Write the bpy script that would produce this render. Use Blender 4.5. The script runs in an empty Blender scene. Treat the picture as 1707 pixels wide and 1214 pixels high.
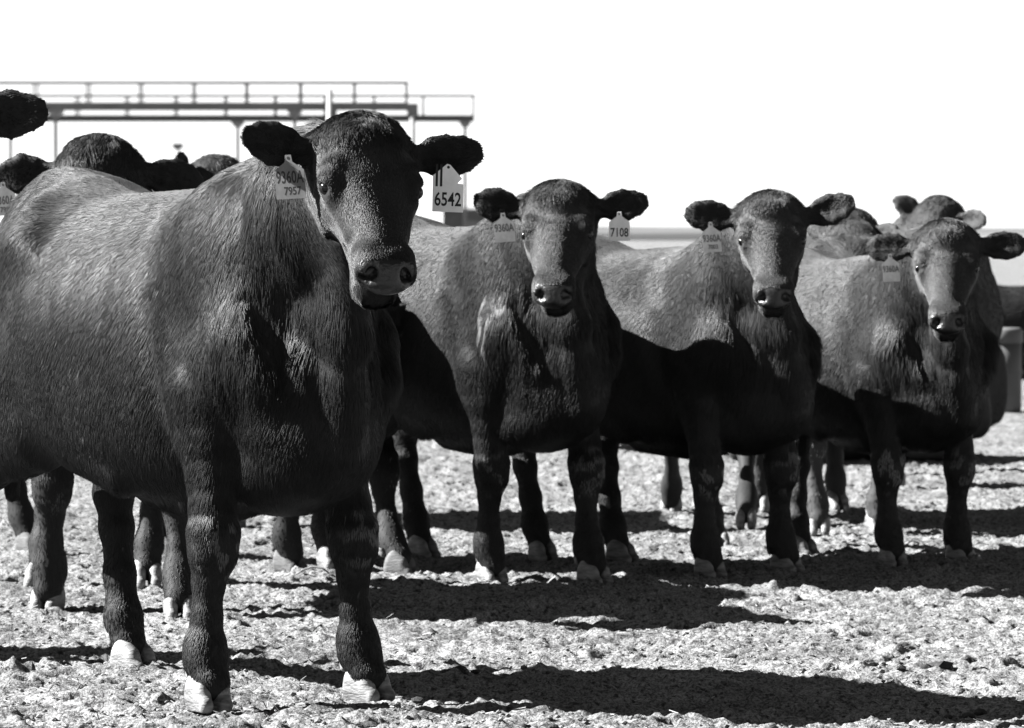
import bpy, math, time, random
import numpy as np
from mathutils import Vector, Matrix
T0 = time.time()
rad = math.radians
scene = bpy.context.scene
COL = scene.collection

# ------------------------------------------------------------------ camera
FPX, HCAM, HOR = 8960.0, 1.227, 385.0          # focal length in photo pixels, eye height, horizon row
cam_d = bpy.data.cameras.new("camera")
cam = bpy.data.objects.new("camera", cam_d); COL.objects.link(cam)
cam_d.sensor_width = 36.0
cam_d.lens = FPX / 1707.0 * 36.0
cam.location = (0, 0, HCAM)
cam.rotation_euler = (rad(90) - math.atan((607.0 - HOR) / FPX), 0, 0)
cam_d.clip_start = 0.5; cam_d.clip_end = 20000
cam_d.dof.use_dof = True; cam_d.dof.focus_distance = 13.7; cam_d.dof.aperture_fstop = 13.0
scene.camera = cam

# ------------------------------------------------------------------ world, sun, exposure
CLOUD = 3.4
SUN_EL, SUN_BACK = 34.5, 2.0                  # degrees up; degrees behind the line square to the view
S = Vector((-math.cos(rad(SUN_EL)) * math.cos(rad(SUN_BACK)), math.cos(rad(SUN_EL)) * math.sin(rad(SUN_BACK)), math.sin(rad(SUN_EL))))
world = bpy.data.worlds.new("World"); scene.world = world; world.use_nodes = True
nt = world.node_tree; nt.nodes.clear()
sky = nt.nodes.new("ShaderNodeTexSky"); sky.sky_type = 'NISHITA'; sky.sun_disc = False
sky.sun_elevation = rad(SUN_EL); sky.sun_rotation = math.atan2(S.x, S.y)
sky.dust_density = 0.5; sky.altitude = 1500; sky.air_density = 0.6
sep = nt.nodes.new("ShaderNodeSeparateColor")   # monochrome photograph taken through a red filter
bg = nt.nodes.new("ShaderNodeBackground"); bg.inputs['Strength'].default_value = 0.05
out = nt.nodes.new("ShaderNodeOutputWorld")
nt.links.new(sky.outputs[0], sep.inputs[0])
# thin bright cloud low round the horizon, breaking up higher in the sky
wtc = nt.nodes.new("ShaderNodeTexCoord"); wxyz = nt.nodes.new("ShaderNodeSeparateXYZ"); nt.links.new(wtc.outputs['Generated'], wxyz.inputs[0])
wmp = nt.nodes.new("ShaderNodeMapping"); wmp.inputs['Scale'].default_value = (1, 1, 5); nt.links.new(wtc.outputs['Generated'], wmp.inputs[0])
wns = nt.nodes.new("ShaderNodeTexNoise"); wns.inputs['Scale'].default_value = 9; wns.inputs['Detail'].default_value = 7; nt.links.new(wmp.outputs[0], wns.inputs['Vector'])
wlo = nt.nodes.new("ShaderNodeMapRange"); wlo.interpolation_type = 'SMOOTHSTEP'
for k_, v_ in (('From Min', 0.085), ('From Max', 0.045), ('To Min', 0.0), ('To Max', 1.0)): wlo.inputs[k_].default_value = v_
nt.links.new(wxyz.outputs[2], wlo.inputs['Value'])
wad = nt.nodes.new("ShaderNodeMath"); wad.operation = 'MULTIPLY_ADD'; wad.inputs[1].default_value = 0.9; wad.use_clamp = True
wsb = nt.nodes.new("ShaderNodeMath"); wsb.operation = 'MULTIPLY_ADD'; wsb.inputs[1].default_value = 1.0; wsb.inputs[2].default_value = -0.5
nt.links.new(wns.outputs['Fac'], wsb.inputs[0])
wml = nt.nodes.new("ShaderNodeMath"); wml.operation = 'MULTIPLY'; nt.links.new(wsb.outputs[0], wml.inputs[0]); nt.links.new(wlo.outputs[0], wml.inputs[1])
nt.links.new(wml.outputs[0], wad.inputs[0]); nt.links.new(wlo.outputs[0], wad.inputs[2])
wmx = nt.nodes.new("ShaderNodeMix"); wmx.data_type = 'RGBA'
nt.links.new(wad.outputs[0], wmx.inputs['Factor']); nt.links.new(sep.outputs['Red'], wmx.inputs['A']); wmx.inputs['B'].default_value = (CLOUD, CLOUD, CLOUD, 1)
nt.links.new(wmx.outputs['Result'], bg.inputs['Color'])
nt.links.new(bg.outputs[0], out.inputs[0])
sun_d = bpy.data.lights.new("sun", 'SUN'); sun_d.energy = 5.0; sun_d.angle = rad(0.5); sun_d.color = (1, 1, 1)
sun = bpy.data.objects.new("sun", sun_d); COL.objects.link(sun)
sun.rotation_euler = S.to_track_quat('Z', 'Y').to_euler(); sun.location = (-20, 10, 30)
scene.view_settings.view_transform = 'Standard'; scene.view_settings.look = 'None'
scene.view_settings.exposure = 3.05; scene.view_settings.gamma = 1.0
scene.cycles_curves.shape = 'RIBBONS' if hasattr(scene, 'cycles_curves') else None
try:
    scene.cycles.max_bounces = 6; scene.cycles.transparent_max_bounces = 6
except Exception: pass

# ------------------------------------------------------------------ helpers
def at(px, py, d):                              # a photo pixel at depth d -> world point
    z = HCAM - (py - HOR) * d / FPX
    return np.array(((px - 853.5) * d / FPX, d, z))
def gd(px, py):                                 # a photo pixel on the ground -> world point
    d = FPX * HCAM / (py - HOR)
    return np.array(((px - 853.5) * d / FPX, d, 0.0))
def tag(o, label=None, cat=None, group=None, kind=None):
    if label: o['label'] = label
    if cat: o['category'] = cat
    if group: o['group'] = group
    if kind: o['kind'] = kind
    return o
def empty(name, loc, rz=0.0):
    o = bpy.data.objects.new(name, None); COL.objects.link(o)
    o.location = tuple(loc); o.rotation_euler = (0, 0, rz); o.empty_display_size = 0.2
    return o
def mesh_obj(name, verts, faces, mats, parent=None, smooth=True, mi=None):
    me = bpy.data.meshes.new(name)
    verts = np.asarray(verts, dtype=np.float32)
    if isinstance(faces, np.ndarray):
        n, s = faces.shape
        me.vertices.add(len(verts)); me.vertices.foreach_set("co", verts.ravel())
        me.loops.add(n * s); me.loops.foreach_set("vertex_index", faces.ravel().astype(np.int32))
        me.polygons.add(n); me.polygons.foreach_set("loop_start", np.arange(0, n * s, s, dtype=np.int32))
        me.update(calc_edges=True); me.validate()
    else:
        me.from_pydata([tuple(map(float, v)) for v in verts], [], faces)
    if not isinstance(mats, (list, tuple)): mats = [mats]
    for m in mats: me.materials.append(m)
    if mi is not None: me.polygons.foreach_set("material_index", np.asarray(mi, dtype=np.int32))
    me.polygons.foreach_set("use_smooth", np.full(len(me.polygons), bool(smooth)))
    me.update()
    o = bpy.data.objects.new(name, me); COL.objects.link(o)
    if parent: o.parent = parent
    return o
class MB:                                       # collects boxes and tubes for one mesh
    def __init__(s): s.v, s.f = [], []
    def add(s, v, f):
        b = len(s.v); s.v += [tuple(map(float, p)) for p in v]; s.f += [[i + b for i in q] for q in f]
    def box(s, lo, hi):
        x0, y0, z0 = lo; x1, y1, z1 = hi
        s.add([(x0,y0,z0),(x1,y0,z0),(x1,y1,z0),(x0,y1,z0),(x0,y0,z1),(x1,y0,z1),(x1,y1,z1),(x0,y1,z1)],
              [(0,3,2,1),(4,5,6,7),(0,1,5,4),(1,2,6,5),(2,3,7,6),(3,0,4,7)])
    def tube(s, pts, rs, n=10):
        pts = [np.array(p, float) for p in pts]
        if not hasattr(rs, '__len__'): rs = [rs] * len(pts)
        V = []; F = []
        for i, p in enumerate(pts):
            t = pts[min(i + 1, len(pts) - 1)] - pts[max(i - 1, 0)]; t = t / np.linalg.norm(t)
            a = np.cross(t, (0, 1, 0.013)); a /= np.linalg.norm(a); b = np.cross(t, a)
            for k in range(n):
                c = 2 * math.pi * k / n; V.append(p + rs[i] * (math.cos(c) * a + math.sin(c) * b))
        for i in range(len(pts) - 1):
            for k in range(n):
                F.append((i*n+k, i*n+(k+1) % n, (i+1)*n+(k+1) % n, (i+1)*n+k))
        F.append(tuple(range(n))[::-1]); F.append(tuple((len(pts)-1)*n + k for k in range(n)))
        s.add(V, F)
    def build(s, name, mat, parent=None, smooth=False):
        return mesh_obj(name, s.v, s.f, mat, parent, smooth)
_rng = np.random.default_rng(5)
_L3 = _rng.random((64, 64, 64)).astype(np.float32)
_L2 = _rng.random((256, 256)).astype(np.float32)
def noise3(p, scale, off=0.0):                  # smooth value noise in -1..1 on (n,3) points
    q = np.asarray(p, np.float32) * scale + off
    i = np.floor(q).astype(np.int64); f = q - i; f = f * f * (3 - 2 * f); i &= 63; j = (i + 1) & 63
    x0, y0, z0 = i.T; x1, y1, z1 = j.T; fx, fy, fz = f.T
    a = _L3[x0,y0,z0]*(1-fx)+_L3[x1,y0,z0]*fx; b = _L3[x0,y1,z0]*(1-fx)+_L3[x1,y1,z0]*fx
    c = _L3[x0,y0,z1]*(1-fx)+_L3[x1,y0,z1]*fx; d = _L3[x0,y1,z1]*(1-fx)+_L3[x1,y1,z1]*fx
    return ((a*(1-fy)+b*fy)*(1-fz)+(c*(1-fy)+d*fy)*fz) * 2 - 1
def noise2(x, y, scale, off=0.0):
    x = np.asarray(x, np.float64) * scale + off; y = np.asarray(y, np.float64) * scale + off * 1.7
    ix = np.floor(x).astype(np.int64); iy = np.floor(y).astype(np.int64); fx = x - ix; fy = y - iy
    fx = fx*fx*(3-2*fx); fy = fy*fy*(3-2*fy); ix &= 255; iy &= 255; jx = (ix+1) & 255; jy = (iy+1) & 255
    return ((_L2[ix,iy]*(1-fx)+_L2[jx,iy]*fx)*(1-fy)+(_L2[ix,jy]*(1-fx)+_L2[jx,jy]*fx)*fy) * 2 - 1

# ------------------------------------------------------------------ materials (a black-and-white photograph: all greys)
def new_mat(name):
    m = bpy.data.materials.new(name); m.use_nodes = True
    b = m.node_tree.nodes['Principled BSDF']; return m, m.node_tree, b
def G(v): return (v, v, v, 1.0)
def noise_mat(name, lo, hi, scale=8.0, rough=0.8, spec=0.3, bump=0.0, bscale=60.0, stretch=(1,1,1), pos=(0.35, 0.65)):
    m, t, b = new_mat(name); N = t.nodes.new; L = t.links.new
    tc = N("ShaderNodeTexCoord"); mp = N("ShaderNodeMapping"); mp.inputs['Scale'].default_value = stretch
    L(tc.outputs['Object'], mp.inputs[0])
    n = N("ShaderNodeTexNoise"); n.inputs['Scale'].default_value = scale; n.inputs['Detail'].default_value = 6; n.inputs['Roughness'].default_value = 0.6
    L(mp.outputs[0], n.inputs['Vector'])
    r = N("ShaderNodeValToRGB"); r.color_ramp.elements[0].color = G(lo); r.color_ramp.elements[1].color = G(hi)
    r.color_ramp.elements[0].position = pos[0]; r.color_ramp.elements[1].position = pos[1]
    L(n.outputs['Fac'], r.inputs[0]); L(r.outputs[0], b.inputs['Base Color'])
    b.inputs['Roughness'].default_value = rough; b.inputs['Specular IOR Level'].default_value = spec
    if bump:
        n2 = N("ShaderNodeTexNoise"); n2.inputs['Scale'].default_value = bscale; n2.inputs['Detail'].default_value = 4
        L(mp.outputs[0], n2.inputs['Vector'])
        bp = N("ShaderNodeBump"); bp.inputs['Strength'].default_value = bump; bp.inputs['Distance'].default_value = 0.01
        L(n2.outputs['Fac'], bp.inputs['Height']); L(bp.outputs[0], b.inputs['Normal'])
    return m
def hide_mat(name, v):                          # skin under the coat: short hair lying down and back
    m = noise_mat(name, v * 0.75, v * 1.25, 5.0, 0.6, 0.05, 0.2, 70.0, (1, 1, 0.25))
    return m
def coat_mat(name, v):                          # hair strands; tone varies per strand
    m, t, b = new_mat(name); N = t.nodes.new; L = t.links.new
    a = N("ShaderNodeAttribute"); a.attribute_name = "tone"
    mu = N("ShaderNodeMath"); mu.operation = 'MULTIPLY'; mu.inputs[1].default_value = v
    L(a.outputs['Fac'], mu.inputs[0]); L(mu.outputs[0], b.inputs['Base Color'])
    b.inputs['Roughness'].default_value = 0.40; b.inputs['Specular IOR Level'].default_value = 0.105
    return m
M = {}
M['hoof'] = noise_mat('horn_hoof', 0.025, 0.15, 13.0, 0.6, 0.4, 0.4, 40, (1, 1, 4))
M['hoof_dark'] = noise_mat('dusty_hoof', 0.035, 0.08, 14.0, 0.8, 0.2, 0.4, 40, (1, 1, 4))
M['eye'] = noise_mat('wet_eye', 0.002, 0.003, 5.0, 0.12, 0.32)
M['nose'] = noise_mat('wet_nose', 0.004, 0.010, 60.0, 0.32, 0.4, 0.35, 110)
M['tag'] = noise_mat('tag_plastic', 0.075, 0.115, 25.0, 0.5, 0.3)
M['tag_white'] = noise_mat('white_tag_plastic', 0.58, 0.68, 25.0, 0.5, 0.3)
M['ink'] = noise_mat('tag_ink', 0.01, 0.02, 30.0, 0.6, 0.2)

# ------------------------------------------------------------------ implicit surface modelling
class Field:
    def __init__(s, lo, hi, h):
        s.lo = np.array(lo, float); s.h = h
        s.n = np.ceil((np.array(hi) - s.lo) / h).astype(int) + 1
        s.F = np.full(s.n, 0.5, np.float32)
        s.ax = [(s.lo[i] + h * np.arange(s.n[i])).astype(np.float32) for i in range(3)]
    def sub(s, lo, hi):
        a = np.maximum(0, np.floor((np.array(lo) - s.lo) / s.h).astype(int)); b = np.minimum(s.n, np.ceil((np.array(hi) - s.lo) / s.h).astype(int) + 1)
        if (b - a).min() < 1: return None
        sl = tuple(slice(a[i], b[i]) for i in range(3))
        return sl, s.ax[0][sl[0]][:, None, None], s.ax[1][sl[1]][None, :, None], s.ax[2][sl[2]][None, None, :]
    def put(s, sl, d, k, cut=False):
        f = s.F[sl]
        if cut: f = -f
        if k > 0:
            hh = np.maximum(k - np.abs(f - d), 0) / k
            r = np.minimum(f, d) - hh * hh * k * 0.25
        else: r = np.minimum(f, d)
        s.F[sl] = -r if cut else r
    def seg(s, a, b, ra, rb, k=0.03, side=(0, 1, 0), cut=False):
        a = np.array(a, float); b = np.array(b, float)
        if not hasattr(ra, '__len__'): ra = (ra, ra)
        if not hasattr(rb, '__len__'): rb = (rb, rb)
        R = max(*ra, *rb) + k + 2 * s.h
        g = s.sub(np.minimum(a, b) - R, np.maximum(a, b) + R)
        if g is None: return
        sl, X, Y, Z = g
        t = b - a; L = np.linalg.norm(t); t = t / L if L > 1e-6 else np.array((1.0, 0, 0))
        sv = np.array(side, float); sv = sv - t * sv.dot(t); sv /= np.linalg.norm(sv); u = np.cross(t, sv)
        X = X - a[0]; Y = Y - a[1]; Z = Z - a[2]
        dt = X * t[0] + Y * t[1] + Z * t[2]; tt = np.clip(dt / max(L, 1e-6), 0, 1); ov = dt - tt * L
        ds = X * sv[0] + Y * sv[1] + Z * sv[2]; du = X * u[0] + Y * u[1] + Z * u[2]
        rs = ra[0] + (rb[0] - ra[0]) * tt; ru = ra[1] + (rb[1] - ra[1]) * tt; rm = np.minimum(rs, ru)
        q2 = (ds / rs) ** 2 + (du / ru) ** 2 + (ov / rm) ** 2; q = np.sqrt(q2) + 1e-6
        g1 = np.sqrt(ds ** 2 / rs ** 4 + du ** 2 / ru ** 4 + ov ** 2 / rm ** 4) + 1e-6
        s.put(sl, q * (q - 1) / g1, k, cut)
    def chain(s, pts, rs, k=0.02, side=(0, 1, 0)):
        for i in range(len(pts) - 1): s.seg(pts[i], pts[i + 1], rs[i], rs[i + 1], k, side)
    def ell(s, c, r, k=0.03, A=None, cut=False):
        c = np.array(c, float); r = np.array(r, float); A = np.eye(3) if A is None else np.array(A, float)   # rows = axes
        R = r.max() + k + 2 * s.h; g = s.sub(c - R, c + R)
        if g is None: return
        sl, X, Y, Z = g; X = X - c[0]; Y = Y - c[1]; Z = Z - c[2]
        p = [X * A[i][0] + Y * A[i][1] + Z * A[i][2] for i in range(3)]
        q = np.sqrt(sum((p[i] / r[i]) ** 2 for i in range(3))) + 1e-6; g1 = np.sqrt(sum((p[i] / r[i] ** 2) ** 2 for i in range(3))) + 1e-6
        s.put(sl, q * (q - 1) / g1, k, cut)
    def loft(s, O, A, sec, k=0.03, n=2.3, egg=0.0):
        # sec rows: u, top, bottom, half width ; frame rows A = (u, v, n)
        O = np.array(O, float); A = np.array(A, float); sec = np.array(sec, float)
        uu = np.linspace(sec[0, 0], sec[-1, 0], 120)
        cr = [smooth_interp(uu, sec[:, 0], sec[:, j]) for j in (1, 2, 3)]
        pts = []
        for i in (0, 20, 40, 60, 80, 100, 119):
            for v in (-1, 1):
                for w in (0, 1): pts.append(O + A[0] * uu[i] + A[1] * v * cr[2][i] + A[2] * cr[w][i])
        pts = np.array(pts); R = k + 0.05
        g = s.sub(pts.min(0) - R, pts.max(0) + R)
        if g is None: return
        sl, X, Y, Z = g; X = X - O[0]; Y = Y - O[1]; Z = Z - O[2]
        U, V, W = (X * A[i][0] + Y * A[i][1] + Z * A[i][2] for i in range(3))
        uc = np.clip(U, uu[0], uu[-1]); ov = U - uc
        top, bot, w = (np.interp(uc, uu, c).astype(np.float32) for c in cr)
        c = (top + bot) / 2; hh = np.maximum((top - bot) / 2, 0.004); w = np.maximum(w, 0.004)
        wz = W - c; w = w * np.clip(1 - egg * wz / hh, 0.55, 1.6)
        q = (np.abs(V / w) ** n + np.abs(wz / hh) ** n) ** (1 / n) + 1e-5
        r = np.sqrt(V ** 2 + wz ** 2); d = r - r / q
        d = np.where(q < 0.25, np.minimum(d, -0.6 * np.minimum(w, hh)), d)
        d = np.where(np.abs(ov) > 1e-6, np.sqrt(np.maximum(d, 0) ** 2 + ov ** 2), d)
        s.put(sl, d.astype(np.float32), k)
    def mesh(s, it=3):
        F = s.F; n = np.array(F.shape)
        In = F < 0
        cnt = np.zeros(n - 1, np.int8)
        for dx in (0, 1):
            for dy in (0, 1):
                for dz in (0, 1): cnt += In[dx:n[0]-1+dx, dy:n[1]-1+dy, dz:n[2]-1+dz]
        act = (cnt > 0) & (cnt < 8); idx = np.argwhere(act); del cnt
        vid = np.full(n - 1, -1, np.int32); vid[act] = np.arange(len(idx))
        P = np.zeros((len(idx), 3)); C = np.zeros(len(idx))
        for ax in range(3):
            o1, o2 = [a for a in range(3) if a != ax]
            for p in (0, 1):
                for q in (0, 1):
                    a = idx.copy(); a[:, o1] += p; a[:, o2] += q; b = a.copy(); b[:, ax] += 1
                    fa = F[tuple(a.T)]; fb = F[tuple(b.T)]; m = (fa < 0) != (fb < 0)
                    t = np.where(m, fa / np.where(m, fa - fb, 1), 0)
                    pos = a.astype(float); pos[:, ax] += t
                    P += pos * m[:, None]; C += m
        P = P / C[:, None]
        quads = []
        for ax in range(3):
            o1, o2 = [(1, 2), (2, 0), (0, 1)][ax]
            sl0 = [slice(None)] * 3; sl1 = [slice(None)] * 3; sl0[ax] = slice(0, -1); sl1[ax] = slice(1, None)
            A0 = In[tuple(sl0)]; A1 = In[tuple(sl1)]
            for flip in (False, True):
                e = np.argwhere((A0 & ~A1) if not flip else (~A0 & A1))
                ok = np.ones(len(e), bool)
                for o in (o1, o2): ok &= (e[:, o] > 0) & (e[:, o] < n[o] - 1)
                e = e[ok]; cs = []
                for p, q in ((-1, -1), (0, -1), (0, 0), (-1, 0)):
                    c = e.copy(); c[:, o1] += p; c[:, o2] += q; cs.append(vid[tuple(c.T)])
                qd = np.stack(cs, 1); quads.append(qd[:, ::-1] if flip else qd)
        Q = np.concatenate(quads); Q = Q[(Q >= 0).all(1)]
        V = s.lo + P * s.h
        E = np.concatenate([Q[:, [0, 1]], Q[:, [1, 2]], Q[:, [2, 3]], Q[:, [3, 0]]])
        def lap(V):
            S_ = np.zeros_like(V); D = np.bincount(E[:, 0], minlength=len(V)) + np.bincount(E[:, 1], minlength=len(V))
            for c in range(3):
                S_[:, c] = np.bincount(E[:, 0], V[E[:, 1], c], len(V)) + np.bincount(E[:, 1], V[E[:, 0], c], len(V))
            return S_ / np.maximum(D, 1)[:, None]
        for _ in range(it):                      # smooth without shrinking
            V = V + 0.5 * (lap(V) - V); V = V - 0.52 * (lap(V) - V)
        return V, Q
def smooth_interp(x, xp, yp):                   # monotone cubic through the section values
    xp = np.asarray(xp, float); yp = np.asarray(yp, float)
    h = np.diff(xp); dl = np.diff(yp) / h; m = np.zeros(len(xp)); m[0] = dl[0]; m[-1] = dl[-1]
    for i in range(1, len(xp) - 1):
        m[i] = 0 if dl[i-1] * dl[i] <= 0 else (h[i-1] + h[i]) / (h[i-1] / dl[i-1] + h[i] / dl[i]) 
    i = np.clip(np.searchsorted(xp, x) - 1, 0, len(xp) - 2); t = (x - xp[i]) / h[i]
    return ((1+2*t)*(1-t)**2)*yp[i] + t*(1-t)**2*h[i]*m[i] + t*t*(3-2*t)*yp[i+1] + t*t*(t-1)*h[i]*m[i+1]
def vnormals(V, Q):
    a = V[Q[:, 2]] - V[Q[:, 0]]; b = V[Q[:, 3]] - V[Q[:, 1]]; fn = np.cross(a, b)
    N = np.zeros_like(V)
    for c in range(3):
        for k in range(4): N[:, c] += np.bincount(Q[:, k], fn[:, c], len(V))
    return N / (np.linalg.norm(N, axis=1, keepdims=True) + 1e-12)
def sstep(a, b, x):
    t = np.clip((x - a) / (b - a), 0, 1); return t * t * (3 - 2 * t)
def rot_frame(yaw, pitch, roll):
    # head frame in cow space: u = poll to muzzle, v = the animal's left, n = away from the face
    u = np.array((math.cos(pitch) * math.cos(yaw), math.cos(pitch) * math.sin(yaw), -math.sin(pitch)))
    v = np.array((-math.sin(yaw), math.cos(yaw), 0.0)); n = np.cross(u, v)
    c, s_ = math.cos(roll), math.sin(roll)
    v2 = v * c + n * s_; n2 = n * c - v * s_
    return np.array((u, v2, n2))

# ------------------------------------------------------------------ the animal
def head_sdf(F, H, A, hs, ear, hw=1.0, es=None):
    es = es or hs
    def W(u, v, n): return H + hs * (A[0] * u + A[1] * v * hw + A[2] * n)
    def D(u, v, n): return A[0] * u + A[1] * v + A[2] * n
    def sc(rows): return [[c * hs * (hw if j == 3 else 1) for j, c in enumerate(r)] for r in rows]
    k = 0.02 * hs
    # skull and nose
    F.loft(H, A, sc([(-.055, -.01, -.10, .055), (-.03, .034, -.13, .120), (.02, .052, -.16, .134), (.09, .058, -.17, .130), (.16, .050, -.17, .123),
                     (.23, .034, -.165, .103), (.31, .020, -.145, .079), (.39, .012, -.112, .067), (.45, .002, -.102, .068), (.49, -.012, -.098, .065), (.518, -.040, -.080, .040)]), 0.04, 2.08, egg=0.03)
    # lower jaw and cheeks
    F.loft(H, A, sc([(.03, -.12, -.20, .05), (.09, -.11, -.232, .068), (.17, -.11, -.228, .066), (.27, -.10, -.185, .05), (.37, -.085, -.175, .052), (.435, -.09, -.200, .054), (.478, -.105, -.190, .042)]), 0.03, 2.2)
    for s in (-1, 1):
        F.seg(W(.10, s*.07, -.12), W(.20, s*.075, -.13), (.045*hs, .08*hs), (.03*hs, .06*hs), 0.05 * hs, A[1])    # masseter
        F.seg(W(.125, s*.085, .010), W(.165, s*.096, -.006), .028*hs, .025*hs, 0.03*hs)                         # brow
        F.seg(W(.165, s*.099, -.004), W(.215, s*.092, -.026), .022*hs, .018*hs, 0.03*hs)                         # orbit rim
        F.seg(W(.215, s*.088, -.035), W(.33, s*.060, -.048), .016*hs, .014*hs, 0.03*hs)                          # cheek ridge
        F.seg(W(.43, s*.045, -.032), W(.478, s*.048, -.043), .031*hs, .027*hs, 0.03*hs)                          # nostril wing
    F.seg(W(-.012, 0, .022), W(.05, 0, .035), (.095*hs, .045*hs), (.09*hs, .05*hs), 0.05*hs, A[1])                                           # poll
    F.seg(W(.46, 0, -.03), W(.502, 0, -.055), (.054*hs, .034*hs), (.050*hs, .032*hs), 0.03*hs, A[1])                # muzzle pad
    for s in (-1, 1):
        F.ell(W(.190, s*.126, -.014), (.029*hs, .020*hs, .015*hs), 0.008*hs, A, cut=True)                           # eye socket
        F.seg(W(.160, s*.110, .003), W(.218, s*.101, -.009), .0105*hs, .009*hs, 0.006*hs)
        F.seg(W(.170, s*.106, -.030), W(.212, s*.101, -.032), .006*hs, .006*hs, 0.006*hs)
        B = rot_rows(A, s)
        F.ell(W(.500, s*.040, -.028), (.026*hs, .015*hs, .019*hs), 0.010*hs, B, cut=True)                             # nostril
        F.ell(W(.490, s*.058, -.043), (.018*hs, .014*hs, .007*hs), 0.008*hs, B, cut=True)
        F.seg(W(.465, s*.058, -.108), W(.33, s*.066, -.096), .010*hs, .006*hs, 0.008*hs, cut=True)                # mouth corner
        F.seg(W(.465, s*.058, -.108), W(.512, s*.0, -.100), .010*hs, .011*hs, 0.008*hs, cut=True)
    # ears
    for s in (-1, 1):
        e = ear[0] if s < 0 else ear[1]           # (lift, sweep back, twist)
        lift, back, tw = e
        d = D(-math.sin(back) * math.cos(lift), s * math.cos(back) * math.cos(lift), math.sin(lift)); d /= np.linalg.norm(d)
        # height of the ear runs along the face (u); thickness along n, opened by the twist
        h0 = A[0] - d * A[0].dot(d); h0 /= np.linalg.norm(h0); t0 = np.cross(d, h0); 
        if t0.dot(A[2] + 0.6 * A[0]) < 0: t0 = -t0
        hx = h0 * math.cos(tw) + t0 * math.sin(tw); tx = t0 * math.cos(tw) - h0 * math.sin(tw)
        base = W(.035, s*.112, -.045)
        Q = lambda t: base + d * (.012 + .20 * t) * es
        F.seg(W(.03, s*.09, -.045), Q(.18), .034*hs, .028*es, 0.03*hs)
        prof = [(.10, .030, .026), (.30, .050, .024), (.52, .060, .021), (.74, .050, .016), (.92, .030, .010)]
        for (t0_, a0, b0), (t1_, a1, b1) in zip(prof[:-1], prof[1:]):
            F.seg(Q(t0_), Q(t1_), (a0*es, b0*es), (a1*es, b1*es), 0.008*es, hx)
        for (t0_, a0, b0), (t1_, a1, b1) in zip(prof[:-1], prof[1:]):
            F.seg(Q(t0_ + .05) + tx*.021*es, Q(t1_ - .03) + tx*(.017 if t1_ < .9 else .011)*es, (a0*.62*es, b0*.62*es), (a1*.62*es, b1*.62*es), 0.008*es, hx, cut=True)
def rot_rows(A, s):
    # nostril axes: leaning outward
    a = 0.5 * s
    return np.array((A[0], A[1]*math.cos(a) + A[2]*math.sin(a), A[2]*math.cos(a) - A[1]*math.sin(a)))

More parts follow.
